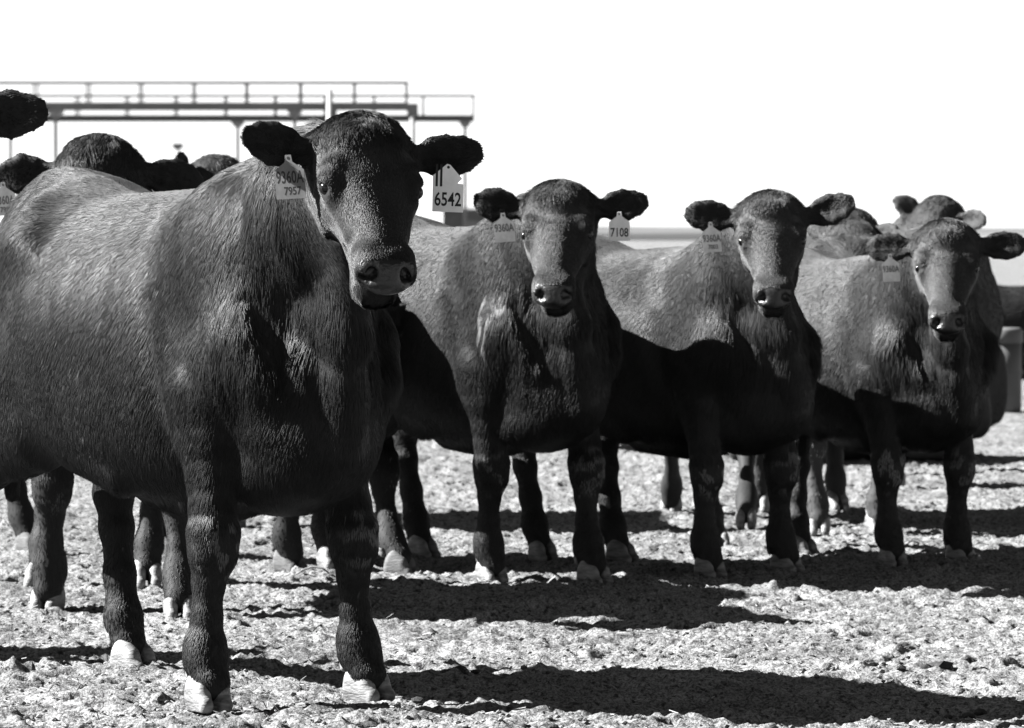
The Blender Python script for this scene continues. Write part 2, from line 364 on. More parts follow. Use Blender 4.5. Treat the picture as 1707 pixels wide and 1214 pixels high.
TORSO = [(.30, .84, .72, .03), (.27, .97, .64, .095), (.19, 1.09, .555, .15), (.06, 1.235, .50, .205), (-.12, 1.305, .495, .265), (-.40, 1.285, .485, .35), (-.70, 1.275, .505, .38),
         (-.95, 1.325, .58, .33), (-1.14, 1.345, .68, .255), (-1.30, 1.31, .77, .18), (-1.40, 1.20, .85, .12), (-1.43, 1.10, .95, .05)]
def cow_sdf(h, sz, poll, hframe, hs, feet, ear, leg=1.0, wid=1.0, neck_up=0.0, low=False, hw=1.0, es=None):
    """All lengths in metres in cow space: x forward, y to the animal's left, z up; front feet at x=0."""
    lo = [-1.62 * sz, -.62 * sz, -0.02]; hi = [.42 * sz, .62 * sz, 1.42 * sz]
    pts = np.array([poll + hs * (hframe[0]*a + hframe[1]*b + hframe[2]*c) for a in (-.1, .55) for b in (-.38, .38) for c in (-.27, .1)])
    lo = np.minimum(lo, pts.min(0)); hi = np.maximum(hi, pts.max(0))
    for f in feet: lo[0] = min(lo[0], f[0] - .12); hi[0] = max(hi[0], f[0] + .14); lo[1] = min(lo[1], f[1] - .12); hi[1] = max(hi[1], f[1] + .12)
    F = Field(lo, hi, h)
    s = sz
    E3 = np.eye(3)
    F.loft((0, 0, 0), E3, [[c * s if j < 3 else c * s * wid for j, c in enumerate(r)] for r in TORSO[::-1]], 0.05, 2.05, egg=0.17)
    P = lambda x, y, z: np.array((x * s, y * s * wid, z * s))
    # hips, pins, shoulders
    for g in (-1, 1):
        F.seg(P(-.98, g*.17, 1.20), P(-.92, g*.22, 1.13), .05*s, .06*s, .09*s)                       # hook bone
        F.seg(P(-1.36, g*.10, 1.12), P(-1.30, g*.13, 1.10), .06*s, .07*s, .07*s)
        F.seg(P(-.15, g*.13, 1.22), P(.08, g*.185, .90), (.065*s, .15*s), (.068*s, .115*s), .11*s)      # shoulder blade
        F.seg(P(.07, g*.180, .90), P(-.06, g*.195, .74), (.066*s, .105*s), (.082*s, .12*s), .10*s)       # upper arm
        F.seg(P(.16, g*.14, .82), P(.16, g*.13, .70), .06*s, .06*s, .09*s)                               # point of shoulder
        F.seg(P(-1.10, g*.19, 1.05), P(-1.00, g*.235, .80), (.11*s, .24*s), (.105*s, .21*s), .08*s)     # thigh
        F.seg(P(-1.00, g*.235, .80), P(-.91, g*.23, .68), (.10*s, .18*s), (.085*s, .13*s), .06*s)       # stifle
        F.seg(P(-.90, g*.22, .76), P(-.52, g*.20, .545), (.035*s, .05*s), (.03*s, .03*s), .07*s)          # flank fold
        F.seg(P(-.235, g*.322, 1.0), P(-.165, g*.29, .66), .010*s, .012*s, .07*s, cut=True)           # crease behind the shoulder
        F.seg(P(.16, g*.215, 1.02), P(.235, g*.15, .84), .009*s, .009*s, .05*s, cut=True)                # crease before the shoulder
    # neck
    base_hi = P(-.06, 0, 1.06); hb = poll + hs * (hframe[0]*.05 - hframe[2]*.09)
    mid = (base_hi * .45 + hb * .55) + np.array((.02, 0, (.03 + neck_up))) * s
    F.seg(base_hi, mid, (.205*s, .24*s), (.135*s, .185*s), .08*s)
    F.seg(mid, hb, (.135*s, .185*s), (.092*hs, .12*hs), .05*s)
    crest = poll + hs * (-hframe[0]*.01 - hframe[2]*.05)
    F.seg(P(-.14, 0, 1.22), crest, .09*s, .07*hs, .10*s)                                              # crest of the neck
    thr = poll + hs * (hframe[0]*.12 - hframe[2]*.20)
    F.seg(P(.22, 0, .66), thr * .5 + P(.22, 0, .70) * .5, (.07*s, .13*s), (.045*s, .09*s), .10*s)      # dewlap and brisket
    F.seg(thr * .5 + P(.22, 0, .70) * .5, thr, (.045*s, .09*s), (.05*hs, .05*hs), .07*s)
    F.seg(P(.19, 0, .62), P(.02, 0, .56), (.13*s, .09*s), (.17*s, .08*s), .08*s)                       # brisket keel
    F.seg(P(-.30, 0, .49), P(-.62, 0, .50), (.12*s, .05*s), (.05*s, .035*s), .07*s)                    # sheath
    head_sdf(F, poll, hframe, hs, ear, hw, es)
    # legs
    for i, f in enumerate(feet):
        f = np.array((f[0], f[1], 0.0)); g = -1 if i % 2 == 0 else 1
        q = leg
        if i < 2:
            e = P(-.05, g*.20, .74)
            X = lambda z, dx=0.0: np.array((e[0] + (f[0] - e[0]) * sstep2(e[2], z*s) + dx*s, e[1] + (f[1] - e[1]) * sstep2(e[2], z*s), z*s))
            F.chain([X(.78, 0), X(.66, .0), X(.50, .015), X(.425, .022), X(.375, .022), X(.31, .006), X(.22, .0), X(.15, -.004), X(.115, .0), X(.06, .03)],
                    [(.095*s, .125*s), (.082*q, .105*q), (.057*q, .065*q), (.068*q, .068*q), (.063*q, .062*q), (.041*q, .046*q), (.037*q, .043*q), (.052*q, .056*q), (.055*q, .057*q), (.050*q, .051*q)], .02)
            F.seg(X(.42, .045), X(.385, .045), .030*q, .030*q, .025)
        else:
            st = P(-.95, g*.215, .70)
            hock = np.array((f[0] - .10*s, f[1] * .9 + st[1] * .1, .47*s)); fet = np.array((f[0] - .035*s, f[1], .14*s))
            F.chain([st, st * .45 + hock * .55, hock + np.array((.01, 0, .04)) * s, hock, hock + np.array((.02, 0, -.09)) * s, hock * .35 + fet * .65, fet, f + np.array((0, 0, .06*s))],
                    [(.105*s, .15*s), (.070*q, .095*q), (.048*q, .064*q), (.048*q, .066*q), (.042*q, .052*q), (.040*q, .046*q), (.050*q, .054*q), (.050*q, .052*q)], .03)
            F.seg(hock + np.array((-.03, 0, .05)) * s, hock + np.array((-.04, 0, .10)) * s, .022*q, .015*q, .04)
    # tail
    F.chain([P(-1.38, 0, 1.24), P(-1.47, 0, 1.12), P(-1.49, 0, .85), P(-1.47, 0, .62), P(-1.46, 0, .46)], [.045*s, .03*s, .024*s, .034*s, .02*s], .03)
    F.F[:, :, :max(1, int((0.022 - F.lo[2]) / h))] = np.maximum(F.F[:, :, :max(1, int((0.022 - F.lo[2]) / h))], 0.01)
    return F
def sstep2(top, z): return min(1.0, max(0.0, (top - z) / (top - 0.02)))

def hair(name, V, Q, Nv, H, A, hs, sz, count, mat, parent, rng, rad0=0.00055, lmul=1.0, feetz=0.10, amp=1.0, marks=None, hw=1.0):
    tri = np.concatenate([Q[:, [0, 1, 2]], Q[:, [0, 2, 3]]])
    a, b, c = V[tri[:, 0]], V[tri[:, 1]], V[tri[:, 2]]
    ar = np.linalg.norm(np.cross(b - a, c - a), axis=1)
    cen = (a + b + c) / 3
    hc = (cen - H) @ A.T / hs
    onhead = sstep(.34, .22, np.linalg.norm((hc - np.array((.22, 0, -.07))) * np.array((.8, .75, 1.0)), axis=1))
    wt = ar * (1 + 2.2 * onhead) * np.where(cen[:, 0] < -1.0 * sz, 0.55, 1.0)
    cum = np.cumsum(wt); pick = np.searchsorted(cum, rng.random(count) * cum[-1])
    r1 = np.sqrt(rng.random(count)); r2 = rng.random(count)
    wa = (1 - r1)[:, None]; wb = (r1 * (1 - r2))[:, None]; wc = (r1 * r2)[:, None]
    P = a[pick] * wa + b[pick] * wb + c[pick] * wc
    N = Nv[tri[pick, 0]] * wa + Nv[tri[pick, 1]] * wb + Nv[tri[pick, 2]] * wc; N /= np.linalg.norm(N, axis=1, keepdims=True)
    hc = (P - H) @ A.T / hs; u, v, n = hc.T
    head = sstep(.34, .24, np.linalg.norm((hc - np.array((.22, 0, -.07))) * np.array((.8, .75, 1.0)), axis=1))
    eard = np.abs(v); isear = (eard > .125 * hw) & (u < .15) & (u > -.14) & (n > -.15) & (n < .12)
    x, y, z = P.T / sz
    dead = (z < .05)
    nose = (u > .468) & (np.abs(v) < .062 * hw) & (n > -.088) & (head > .5)
    socket = (np.abs(u - .192) < .028) & (np.abs(np.abs(v) - .112 * hw) < .03) & (np.abs(n + .018) < .02)
    keep = ~(dead | nose | socket)
    # direction of growth
    down = np.array((-.45, 0, -.9)); D = np.tile(down, (count, 1))
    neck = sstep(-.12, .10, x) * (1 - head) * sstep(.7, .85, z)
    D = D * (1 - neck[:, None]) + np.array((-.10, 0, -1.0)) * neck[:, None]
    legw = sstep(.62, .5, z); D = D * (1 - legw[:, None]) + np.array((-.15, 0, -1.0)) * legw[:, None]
    back = sstep(.5, .95, N[:, 2]) * (1 - head); D = D * (1 - back[:, None]) + (np.array((-1.0, 0, 0))[None, :] + np.stack([0*y, np.sign(y)*.35, 0*y], 1)) * back[:, None]
    Dh = np.tile(A[0] * 1.0, (count, 1)) + A[1][None, :] * (v * 3.5)[:, None]
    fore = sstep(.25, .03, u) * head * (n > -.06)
    D = D * (1 - head[:, None]) + Dh * head[:, None]
    D = np.where(isear[:, None], A[1][None, :] * np.sign(v)[:, None] + A[0][None, :] * .5 * np.sign(u - .03)[:, None], D)
    # coherent swirls: locks of hair that part and meet
    def vn(p, sc, o): return np.stack([noise3(p, sc, o), noise3(p, sc, o + 17.3), noise3(p, sc, o + 41.7)], 1)
    st = P * np.array((1, 1, .35))[None, :]
    curl = .035 + .30 * neck + .85 * fore
    D = D / np.linalg.norm(D, axis=1, keepdims=True) + amp * (vn(st, 9, 0) * (.35 * curl)[:, None] + vn(st, 34, 5) * (.55 * curl)[:, None] + vn(P, 110, 9) * (.45 * curl)[:, None] + rng.normal(0, .016, (count, 3)))
    D -= N * (D * N).sum(1, keepdims=True); D /= np.linalg.norm(D, axis=1, keepdims=True) + 1e-9
    patch = noise3(P, 4.5, 3.1) * .5 + noise3(st, 14, 8.8) * .5
    ln = (.027 + .026 * neck * sstep(-.3, .3, noise3(P, 9, 4.4)) + .004 * neck - .016 * legw) * (1 + .25 * patch)
    belly = sstep(.62, .54, z) * (x < .25) * (x > -1.1) * (np.abs(y) < .3) * sstep(.42, .5, z)
    ln = ln + .02 * belly
    ln = ln * (1 - head) + head * (.0055 + .015 * fore + .014 * ((n < -.10) & (u < .47)) * (1 - fore))
    ln = np.where(isear, .006, ln)
    ln = ln * lmul * (.7 + .6 * rng.random(count)) * (.75 + .25 * sz)
    lift = .07 + .06 * neck + .10 * fore + .20 * isear + .05 * patch
    lift = np.clip(lift + rng.normal(0, .02, count), .04, .8)
    K = 5
    pts = np.zeros((count, K, 3), np.float32)
    cur = P + N * .0004; T = D * np.cos(lift)[:, None] + N * np.sin(lift)[:, None]
    wob = vn(P, 60, 2.0) * (.015 + .5 * fore + .22 * neck)[:, None] * amp
    for j in range(K):
        pts[:, j] = cur
        cur = cur + T * (ln / (K - 1))[:, None]
        T = T - N * (.06 * np.sin(lift))[:, None] + np.array((0, 0, -1.0)) * (.02 + .06 * neck)[:, None] + wob * .35 * (1 if j % 2 else -.4); T /= np.linalg.norm(T, axis=1, keepdims=True)
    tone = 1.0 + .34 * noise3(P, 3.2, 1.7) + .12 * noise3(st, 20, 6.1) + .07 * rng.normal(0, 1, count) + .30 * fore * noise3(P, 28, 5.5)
    tone *= 1 + .12 * sstep(.5, .95, N[:, 2]) * (1 - head) + .30 * fore  # painted light: backs paler like a lit rim, forehead lifted against strand self-shadow
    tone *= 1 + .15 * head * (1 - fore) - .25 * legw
    de = np.linalg.norm((np.stack([u, np.abs(v) / hw, n], 1) - np.array((.195, .10, -.015))) * np.array((.8, 1, 1)), axis=1)
    tone *= 1 - .30 * sstep(.055, .03, de) * head - .45 * sstep(.43, .47, u) * head
    if marks is not None: tone *= marks(P, N)
    dusty = sstep(.35, .75, noise3(P, 7, 11.0) + .6 * noise3(P, 40, 2.2)); tone *= 1 + .22 * dusty
    speck = (noise3(P, 85, 3.0) > .82) & (noise3(P, 6, 21.0) > .1); tone = np.where(speck, 3.0 + 3 * rng.random(count), tone)
    inner = isear & ((N @ (A[2] + .4 * A[0])) > .2); tone = np.where(inner, tone * .6, tone)  # shade painted into the ear: inner hair darkened as if turned from the sun
    tone = np.clip(tone, .25, 9)
    pts = pts[keep]; tone = tone[keep]; n_ = len(pts)
    hc_ = bpy.data.hair_curves.new(name); hc_.add_curves([K] * n_)
    hc_.points.foreach_set("position", pts.reshape(-1).astype(np.float32))
    ra = np.tile(np.array((1.0, .95, .8, .55, .2), np.float32) * rad0, n_)
    at_ = hc_.attributes.get("radius") or hc_.attributes.new("radius", 'FLOAT', 'POINT'); at_.data.foreach_set("value", ra)
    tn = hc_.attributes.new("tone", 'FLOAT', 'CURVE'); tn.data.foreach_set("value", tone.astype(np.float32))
    hc_.materials.append(mat)
    o = bpy.data.objects.new(name, hc_); COL.objects.link(o)
    if parent: o.parent = parent
    return o

# hoof: two claws and the pair of dewclaws, built once for the fore and hind feet
def hoof_mesh():
    F = Field((-.09, -.085, -.01), (.13, .085, .10), .0035)
    for g in (-1, 1):
        F.seg((-.025, g*.031, .032), (.062, g*.030, .016), (.029, .040), (.023, .020), .012)
        F.seg((-.012, g*.030, .060), (.030, g*.030, .045), (.028, .034), (.026, .028), .02)
        F.seg((-.07, g*.030, .095), (-.065, g*.028, .08), .012, .013, .0)
    F.F[:, :, :int(.011 / .0035)] = .01
    F.seg((-.02, 0, .05), (.10, 0, .01), (.003, .05), (.012, .03), .006, cut=True)
    V, Q = F.mesh(2); return V, Q
HOOF_V, HOOF_Q = hoof_mesh()
EYE_V, EYE_F = None, None
def sphere(n=16, m=10):
    V = [(0, 0, 1)]; Fc = []
    for i in range(1, m):
        for j in range(n):
            t = math.pi * i / m; p = 2 * math.pi * j / n; V.append((math.sin(t)*math.cos(p), math.sin(t)*math.sin(p), math.cos(t)))
    V.append((0, 0, -1))
    for j in range(n):
        Fc.append((0, 1 + j, 1 + (j+1) % n)); Fc.append((len(V)-1, 1 + (m-2)*n + (j+1) % n, 1 + (m-2)*n + j))
    for i in range(m - 2):
        for j in range(n): Fc.append((1+i*n+j, 1+(i+1)*n+j, 1+(i+1)*n+(j+1) % n, 1+i*n+(j+1) % n))
    return np.array(V), Fc
SPH_V, SPH_F = sphere()
def text_mesh(txt, size, bold=0.0):
    cu = bpy.data.curves.new("lettering", 'FONT'); cu.body = txt; cu.size = size; cu.align_x = 'CENTER'; cu.align_y = 'CENTER'; cu.offset = bold; cu.resolution_u = 3
    o = bpy.data.objects.new("lettering", cu); COL.objects.link(o)
    dg = bpy.context.evaluated_depsgraph_get(); me = o.evaluated_get(dg).to_mesh()
    V = [tuple(v.co) for v in me.vertices]; Fc = [tuple(p.vertices) for p in me.polygons]
    o.evaluated_get(dg).to_mesh_clear(); bpy.data.objects.remove(o); bpy.data.curves.remove(cu)
    return V, Fc
def tag_obj(parent, loc, rot, w, hgt, lines, mat, tip=0.35, shape='house'):
    """Plastic tag hanging from loc; face towards local -y, top at z=0."""
    if shape == 'house':
        ol = [(-.10*w, 0), (.10*w, 0), (.13*w, -.16*hgt), (.5*w, -tip*hgt), (.5*w, -hgt), (-.5*w, -hgt), (-.5*w, -tip*hgt), (-.13*w, -.16*hgt)]
    else:
        ol = [(-.04*w, 0), (.06*w, -.02*hgt), (.45*w, -.30*hgt), (.30*w, -.40*hgt), (.5*w, -.42*hgt), (.5*w, -hgt), (-.5*w, -hgt), (-.5*w, -.25*hgt)]
    t = .0012; n = len(ol)
    bend = lambda x, z: 0.0
    V = [(x, -t + bend(x, z), z) for x, z in ol] + [(x, t + bend(x, z), z) for x, z in ol]
    Fc = [tuple(range(n)), tuple(range(2*n - 1, n - 1, -1))] + [(i, i + n, (i+1) % n + n, (i+1) % n) for i in range(n)]
    mi = [0] * len(Fc)
    Fc[0] = Fc[0][::-1]; Fc[1] = Fc[1][::-1]
    b = len(V); V += [(.05*w*math.cos(a_*math.pi/4), -t - .0004, -.07*hgt + .05*w*math.sin(a_*math.pi/4)) for a_ in range(8)]; Fc.append(tuple(b + i for i in range(8))); mi.append(1)
    for (txt, size, cx, cz, sx, sz_) in lines:
        tv, tf = text_mesh(txt, size, size * .018); b = len(V)
        V += [(cx*w + p[0]*sx, -t + bend(cx*w + p[0]*sx, cz*hgt + p[1]*sz_) - .0002, cz*hgt + p[1]*sz_) for p in tv]; Fc += [tuple(i + b for i in q) for q in tf]; mi += [1] * len(tf)
    o = mesh_obj('ear_tag', V, Fc, [mat, M['ink']], parent, False, mi)
    o.location = tuple(loc); o.rotation_euler = rot
    return o

DESC = {}
def make_cow(label, heading, feet_px, poll_px, poll_d, yaw, pitch=52, roll=0, hs=1.0, sz=1.0, h=.010, ear=((.12, .15, .0), (.12, .15, .0)), leg=1.0, wid=1.0,
             tone=.075, nhair=0, seed=1, tags=(), hoofm='hoof', foot_world=None, group='cattle standing in the feedlot pen', lmul=1.0, rad0=.00055, origin=None, neck_up=0.0, poll_w=None, caked=None, hw=1.0, es=None):
    """yaw: where the face looks, degrees in the picture plane (0 = at the camera, + = towards image right)."""
    FW = [gd(*p) if p is not None else None for p in feet_px]
    fr = [f for f in FW[:2] if f is not None]
    O = np.mean(fr, 0) if origin is None else np.array(origin, float)
    f = np.array((math.sin(rad(heading)), -math.cos(rad(heading)), 0)); l = np.array((math.cos(rad(heading)), math.sin(rad(heading)), 0))
    loc = lambda p: np.array(((p - O).dot(f), (p - O).dot(l), p[2]))
    feet = []
    dflt = [(0, -.19), (0.02, .19), (-1.22, -.19), (-1.12, .19)]
    for i, w in enumerate(FW):
        feet.append(tuple(loc(w)[:2]) if w is not None else (dflt[i][0]*sz, dflt[i][1]*sz))
    pw = at(poll_px[0], poll_px[1], poll_d) if poll_w is None else np.array(poll_w)
    poll = loc(pw)
    A = rot_frame(rad(yaw - heading), rad(pitch), rad(roll))
    poll = poll - A[2] * .06 * hs                 # the given point is the top of the poll
    F = cow_sdf(h, sz, poll, A, hs, feet, ear, leg * sz * .94, wid * .94, neck_up, False, hw, es)
    V, Q = F.mesh(3); del F
    rng = np.random.default_rng(seed)
    N = vnormals(V, Q)
    hd = np.linalg.norm((V - poll) @ A.T / hs - np.array((.22, 0, -.07)), axis=1); bw = sstep(.28, .42, hd)
    dsp = .010 * noise3(V, 5, seed) + .0018 * noise3(V * np.array((1, 1, .4)), 22, seed + 3.0)
    fold = sstep(-.25, .12, V[:, 0]/sz) * sstep(.6, .8, V[:, 2]/sz) * bw
    dsp = dsp * bw + fold * (.009 * noise3(V * np.array((1, 1, .10)), 13, seed + 9.0) +   .003 * noise3(V * np.array((1, 1, .15)), 40, seed + 2.0))
    V = V + N * dsp[:, None] * (.12 + .88 * sstep(.42, .70, V[:, 2]))[:, None]
    root = empty('cow', O, rad(heading - 90)); tag(root, label, 'cow', group)
    hm = hide_mat('cow_hide', tone)
    nose = ((V - poll) @ A.T / hs)
    qn = nose[Q].mean(1); nm = (qn[:, 0] > .462) & (np.abs(qn[:, 1]) < .066 * hw) & (qn[:, 2] > -.09) & (qn[:, 2] < .0)
    mesh_obj('body', V, Q, [hm, M['nose']], root, True, nm.astype(np.int32))
    WV = np.stack([O[0] + V[:, 0]*f[0] + V[:, 1]*l[0], O[1] + V[:, 0]*f[1] + V[:, 1]*l[1], V[:, 2]], 1)
    cen = None
    if caked is not None:
        px = 853.5 + WV[:, 0] / WV[:, 1] * FPX; py = HOR + (HCAM - WV[:, 2]) / WV[:, 1] * FPX
        m = (np.hypot(px - caked[0], py - caked[1]) < 12); cand = V[m][np.argsort(WV[m, 1])[:5]]; cen = cand.mean(0) if len(cand) else None
    kn = [np.array((feet[i][0] * .55 - .02 + .05, feet[i][1] * .55 + (.2 if i else -.2) * sz * wid * .45, .40 * sz)) for i in (0, 1)]
    if caked: print('caked', cen)
    def marks(P, N):
        t = np.ones(len(P))
        for k in kn:
            d = np.linalg.norm((P - k) * np.array((1, 1, .8)), axis=1)
            t *= 1 + 6 * sstep(.085, .05, d) * sstep(.0, .5, N[:, 0]) * (noise3(P, 38, seed * 1.3) > .12)
        if cen is not None:
            d = np.linalg.norm((P - cen) * np.array((1, 1, .75)), axis=1); e = (P - cen) @ np.array((.8, -.6, 0))
            t *= 1 + 6 * sstep(.10, .06, d) * (np.sin(e * 150 + 2 * noise3(P, 20, 3.0)) > .1) * (noise3(P, 45, 8.0) > -.35) - .35 * sstep(.13, .09, d) * sstep(.05, .08, d)
        return t
    if nhair:
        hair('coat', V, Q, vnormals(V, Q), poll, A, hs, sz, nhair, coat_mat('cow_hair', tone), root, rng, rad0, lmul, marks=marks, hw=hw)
    for g in (-1, 1):
        o = mesh_obj('eye', SPH_V * np.array((.0205, .0205, .0205)) * hs, SPH_F, M['eye'], root)
        o.location = tuple(poll + hs * (A[0]*.190 + A[1]*g*.1075*hw - A[2]*.014))
    for i, fxy in enumerate(feet):
        o = mesh_obj('hoof', HOOF_V * leg * sz * np.array((.92, .86, 1.12)), HOOF_Q, M[hoofm] if isinstance(hoofm, str) else M[hoofm[i]], root)
        o.location = (fxy[0] + .015, fxy[1], -.012); o.rotation_euler = (0, 0, rad([-8, 8, -12, 12][i]) + (0.0))
    E = {}
    for s in (-1, 1):
        lift, back, tw = ear[0] if s < 0 else ear[1]
        d = A[0]*-math.sin(back)*math.cos(lift) + A[1]*s*math.cos(back)*math.cos(lift) + A[2]*math.sin(lift)
        E[s] = (poll + hs * (A[0]*.035 + A[1]*s*.112*hw - A[2]*.045), d)
    for tg in tags:
        s, along, drop, fwd, w, hg, lines, mat, shape, rz, ry = tg
        b, d = E[s]; p = b + d * along * (es or hs); fl = np.array((math.cos(rad(yaw - heading)), math.sin(rad(yaw - heading)), 0))
        p = p + fl * fwd + np.array((0, 0, -drop))
        tag_obj(root, p, (rad(6), rad(ry), rad(90 - heading + rz)), w, hg, lines, M[mat], shape=shape)
    print('cow', label[:40], len(V), 'verts', round(time.time() - T0, 1), 's')
    return root
# ------------------------------------------------------------------ ground: one sheet from behind the camera to the horizon
def axis_steps(a, b, s0, s1):
    v = [a]; n = 0
    while v[-1] < b:
        t = (v[-1] - a) / (b - a); v.append(v[-1] + s0 + (s1 - s0) * t)
    return v
ys = [-400, -200, -100, -50, -20, -5, 3, 7, 9.5, 11, 11.8] + axis_steps(12.3, 26, .013, .028) + axis_steps(26.03, 60, .035, .30)
st = .4
while ys[-1] < 9000: ys.append(ys[-1] + st); st *= 1.18
xh = axis_steps(0, 2.4, .0125, .0125) + axis_steps(2.42, 5.5, .02, .09); st = .12
while xh[-1] < 6000: xh.append(xh[-1] + st); st *= 1.22
xs = np.array([-v for v in xh[:0:-1]] + xh); ys = np.array(ys)
GX, GY = np.meshgrid(xs, ys, indexing='ij'); GX = GX.ravel(); GY = GY.ravel()
def ground_h(x, y, fine=True):
    h = .016 * noise2(x, y, .9, 3.3) + .012 * noise2(x, y, 3.1, 8.1)
    c = noise2(x, y, 8.5, 1.4); h = h + .011 * c
    if fine:
        r = 1 - np.abs(noise2(x, y, 15, 5.2)); h = h + .010 * (r ** 2 - .4)
        q = noise2(x, y, 36, 9.9); h = h + .011 * np.maximum(q, -.15) * (.5 + .5 * sstep(-.3, .5, c))
        h = h + .007 * noise2(x, y, 62, 2.7)
    return h + .008 * np.abs(noise2(x, y, 29, 6.6)) - .012
pr_rng = np.random.default_rng(9)
edge = sstep(60, 30, GY) * sstep(9.0, 12.0, GY) * sstep(6.0, 4.0, np.abs(GX))
GZ = ground_h(GX, GY) * (.15 + .85 * edge)
GZ *= sstep(9000, 200, np.abs(GY)) 
nx, ny = len(xs), len(ys)
G2 = GZ.reshape(nx, ny)                          # hoof prints trodden into the pen floor
for _ in range(1100):
    py = 12.4 * (32 / 12.4) ** pr_rng.random(); px = (pr_rng.random() - .5) * 2 * (.9 + .10 * py); an = pr_rng.random() * 6.28; dp = .010 + .016 * pr_rng.random(); rr = .050 + .02 * pr_rng.random()
    i0, i1 = np.searchsorted(xs, (px - .14, px + .14)); j0, j1 = np.searchsorted(ys, (py - .14, py + .14))
    if i1 - i0 < 3 or j1 - j0 < 3: continue
    u = (xs[i0:i1] - px)[:, None]; v = (ys[j0:j1] - py)[None, :]; a = u * math.cos(an) + v * math.sin(an); b = v * math.cos(an) - u * math.sin(an)
    q = np.sqrt((a / rr) ** 2 + (b / (rr * .75)) ** 2)
    G2[i0:i1, j0:j1] += -dp * sstep(1.1, .6, q) * (1 - .5 * np.exp(-(b / .010) ** 2)) + .45 * dp * np.exp(-((q - 1.35) / .25) ** 2)
GZ = G2.ravel()
ii = (np.arange(nx - 1)[:, None] * ny + np.arange(ny - 1)[None, :]).ravel()
GQ = np.stack([ii, ii + ny, ii + ny + 1, ii + 1], 1)
def dirt_mat():
    m, t, b = new_mat('dry_manure_dirt'); N = t.nodes.new; L = t.links.new
    tc = N("ShaderNodeTexCoord")
    def nz(scale, det, stretch=(1, 1, 1), rough=.6):
        mp = N("ShaderNodeMapping"); mp.inputs['Scale'].default_value = stretch; L(tc.outputs['Object'], mp.inputs[0])
        n = N("ShaderNodeTexNoise"); n.inputs['Scale'].default_value = scale; n.inputs['Detail'].default_value = det; n.inputs['Roughness'].default_value = rough
        L(mp.outputs[0], n.inputs['Vector']); return n
    def ramp(n, p0, v0, p1, v1):
        r = N("ShaderNodeValToRGB"); r.color_ramp.elements[0].position = p0; r.color_ramp.elements[1].position = p1
        r.color_ramp.elements[0].color = G(v0); r.color_ramp.elements[1].color = G(v1); L(n.outputs['Fac'], r.inputs[0]); return r
    a = ramp(nz(2.2, 7), .36, .088, .60, .148)
    s1 = ramp(nz(55, 4, (1, .6, 1)), .36, .22, .50, 1.0)
    s2 = ramp(nz(140, 3, (1, .6, 1)), .40, .45, .58, 1.15)
    m1 = N("ShaderNodeMix"); m1.data_type = 'RGBA'; m1.blend_type = 'MULTIPLY'; m1.inputs['Factor'].default_value = 1; L(a.outputs[0], m1.inputs['A']); L(s1.outputs[0], m1.inputs['B'])
    m2 = N("ShaderNodeMix"); m2.data_type = 'RGBA'; m2.blend_type = 'MULTIPLY'; m2.inputs['Factor'].default_value = 1; L(m1.outputs['Result'], m2.inputs['A']); L(s2.outputs[0], m2.inputs['B'])
    L(m2.outputs['Result'], b.inputs['Base Color'])
    b.inputs['Roughness'].default_value = .95; b.inputs['Specular IOR Level'].default_value = .1
    n3 = nz(150, 5); bp = N("ShaderNodeBump"); bp.inputs['Strength'].default_value = .7; bp.inputs['Distance'].default_value = .008
    L(n3.outputs['Fac'], bp.inputs['Height']); L(bp.outputs[0], b.inputs['Normal'])
    return m
M['dirt'] = dirt_mat()
tag(mesh_obj('ground', np.stack([GX, GY, GZ], 1), GQ, M['dirt'], None, True), kind='structure')
# loose clods and straw on the pen floor
rng = np.random.default_rng(77)
ICO = [(-.53,.85,0),(.53,.85,0),(-.53,-.85,0),(.53,-.85,0),(0,-.53,.85),(0,.53,.85),(0,-.53,-.85),(0,.53,-.85),(.85,0,-.53),(.85,0,.53),(-.85,0,-.53),(-.85,0,.53)]
ICF = np.array([(0,11,5),(0,5,1),(0,1,7),(0,7,10),(0,10,11),(1,5,9),(5,11,4),(11,10,2),(10,7,6),(7,1,8),(3,9,4),(3,4,2),(3,2,6),(3,6,8),(3,8,9),(4,9,5),(2,4,11),(6,2,10),(8,6,7),(9,8,1)])
ICO = np.array(ICO)
def scatter(n, ymin, ymax):
    y = ymin * (ymax / ymin) ** (rng.random(n) ** 1.2); x = (rng.random(n) - .5) * 2 * (1.1 + .12 * y); return x, y
n = 22000; x, y = scatter(n, 12.4, 30); r = .0025 + .0065 * rng.random(n) ** 2.5
dark = [(1545, 1118, .028), (565, 1214, .022), (690, 1170, .016), (1610, 1185, .018), (770, 1115, .02), (560, 1000, .02), (905, 1212, .022)]
for px, py, rr in dark:
    p = gd(px, py); x = np.append(x, p[0] + rng.normal(0, .03, 5)); y = np.append(y, p[1] + rng.normal(0, .03, 5)); r = np.append(r, rr * (.35 + .5 * rng.random(5)))
n = len(x); cz = ground_h(x, y) * .9 + r * .3
V = ICO[None] * (r[:, None, None] * (.7 + .6 * rng.random((n, 12, 1)))) * np.array((1.25, 1.1, .75)); V = V + np.stack([x, y, cz], 1)[:, None, :]
Fc = (ICF[None] + (np.arange(n) * 12)[:, None, None]).reshape(-1, 3)
mi = np.repeat((np.arange(n) >= n - 5 * len(dark)).astype(int), 20)
M['clod'] = noise_mat('dry_clod', 0.050, 0.140, 30, .95, .1, .6, 120); M['clod_dark'] = noise_mat('damp_clod', 0.012, 0.035, 30, .95, .1, .6, 120)
tag(mesh_obj('dirt_clods', V.reshape(-1, 3), Fc, [M['clod'], M['clod_dark']], None, False, mi), 'small dry clods of dirt lying over the pen floor', 'dirt', kind='stuff')
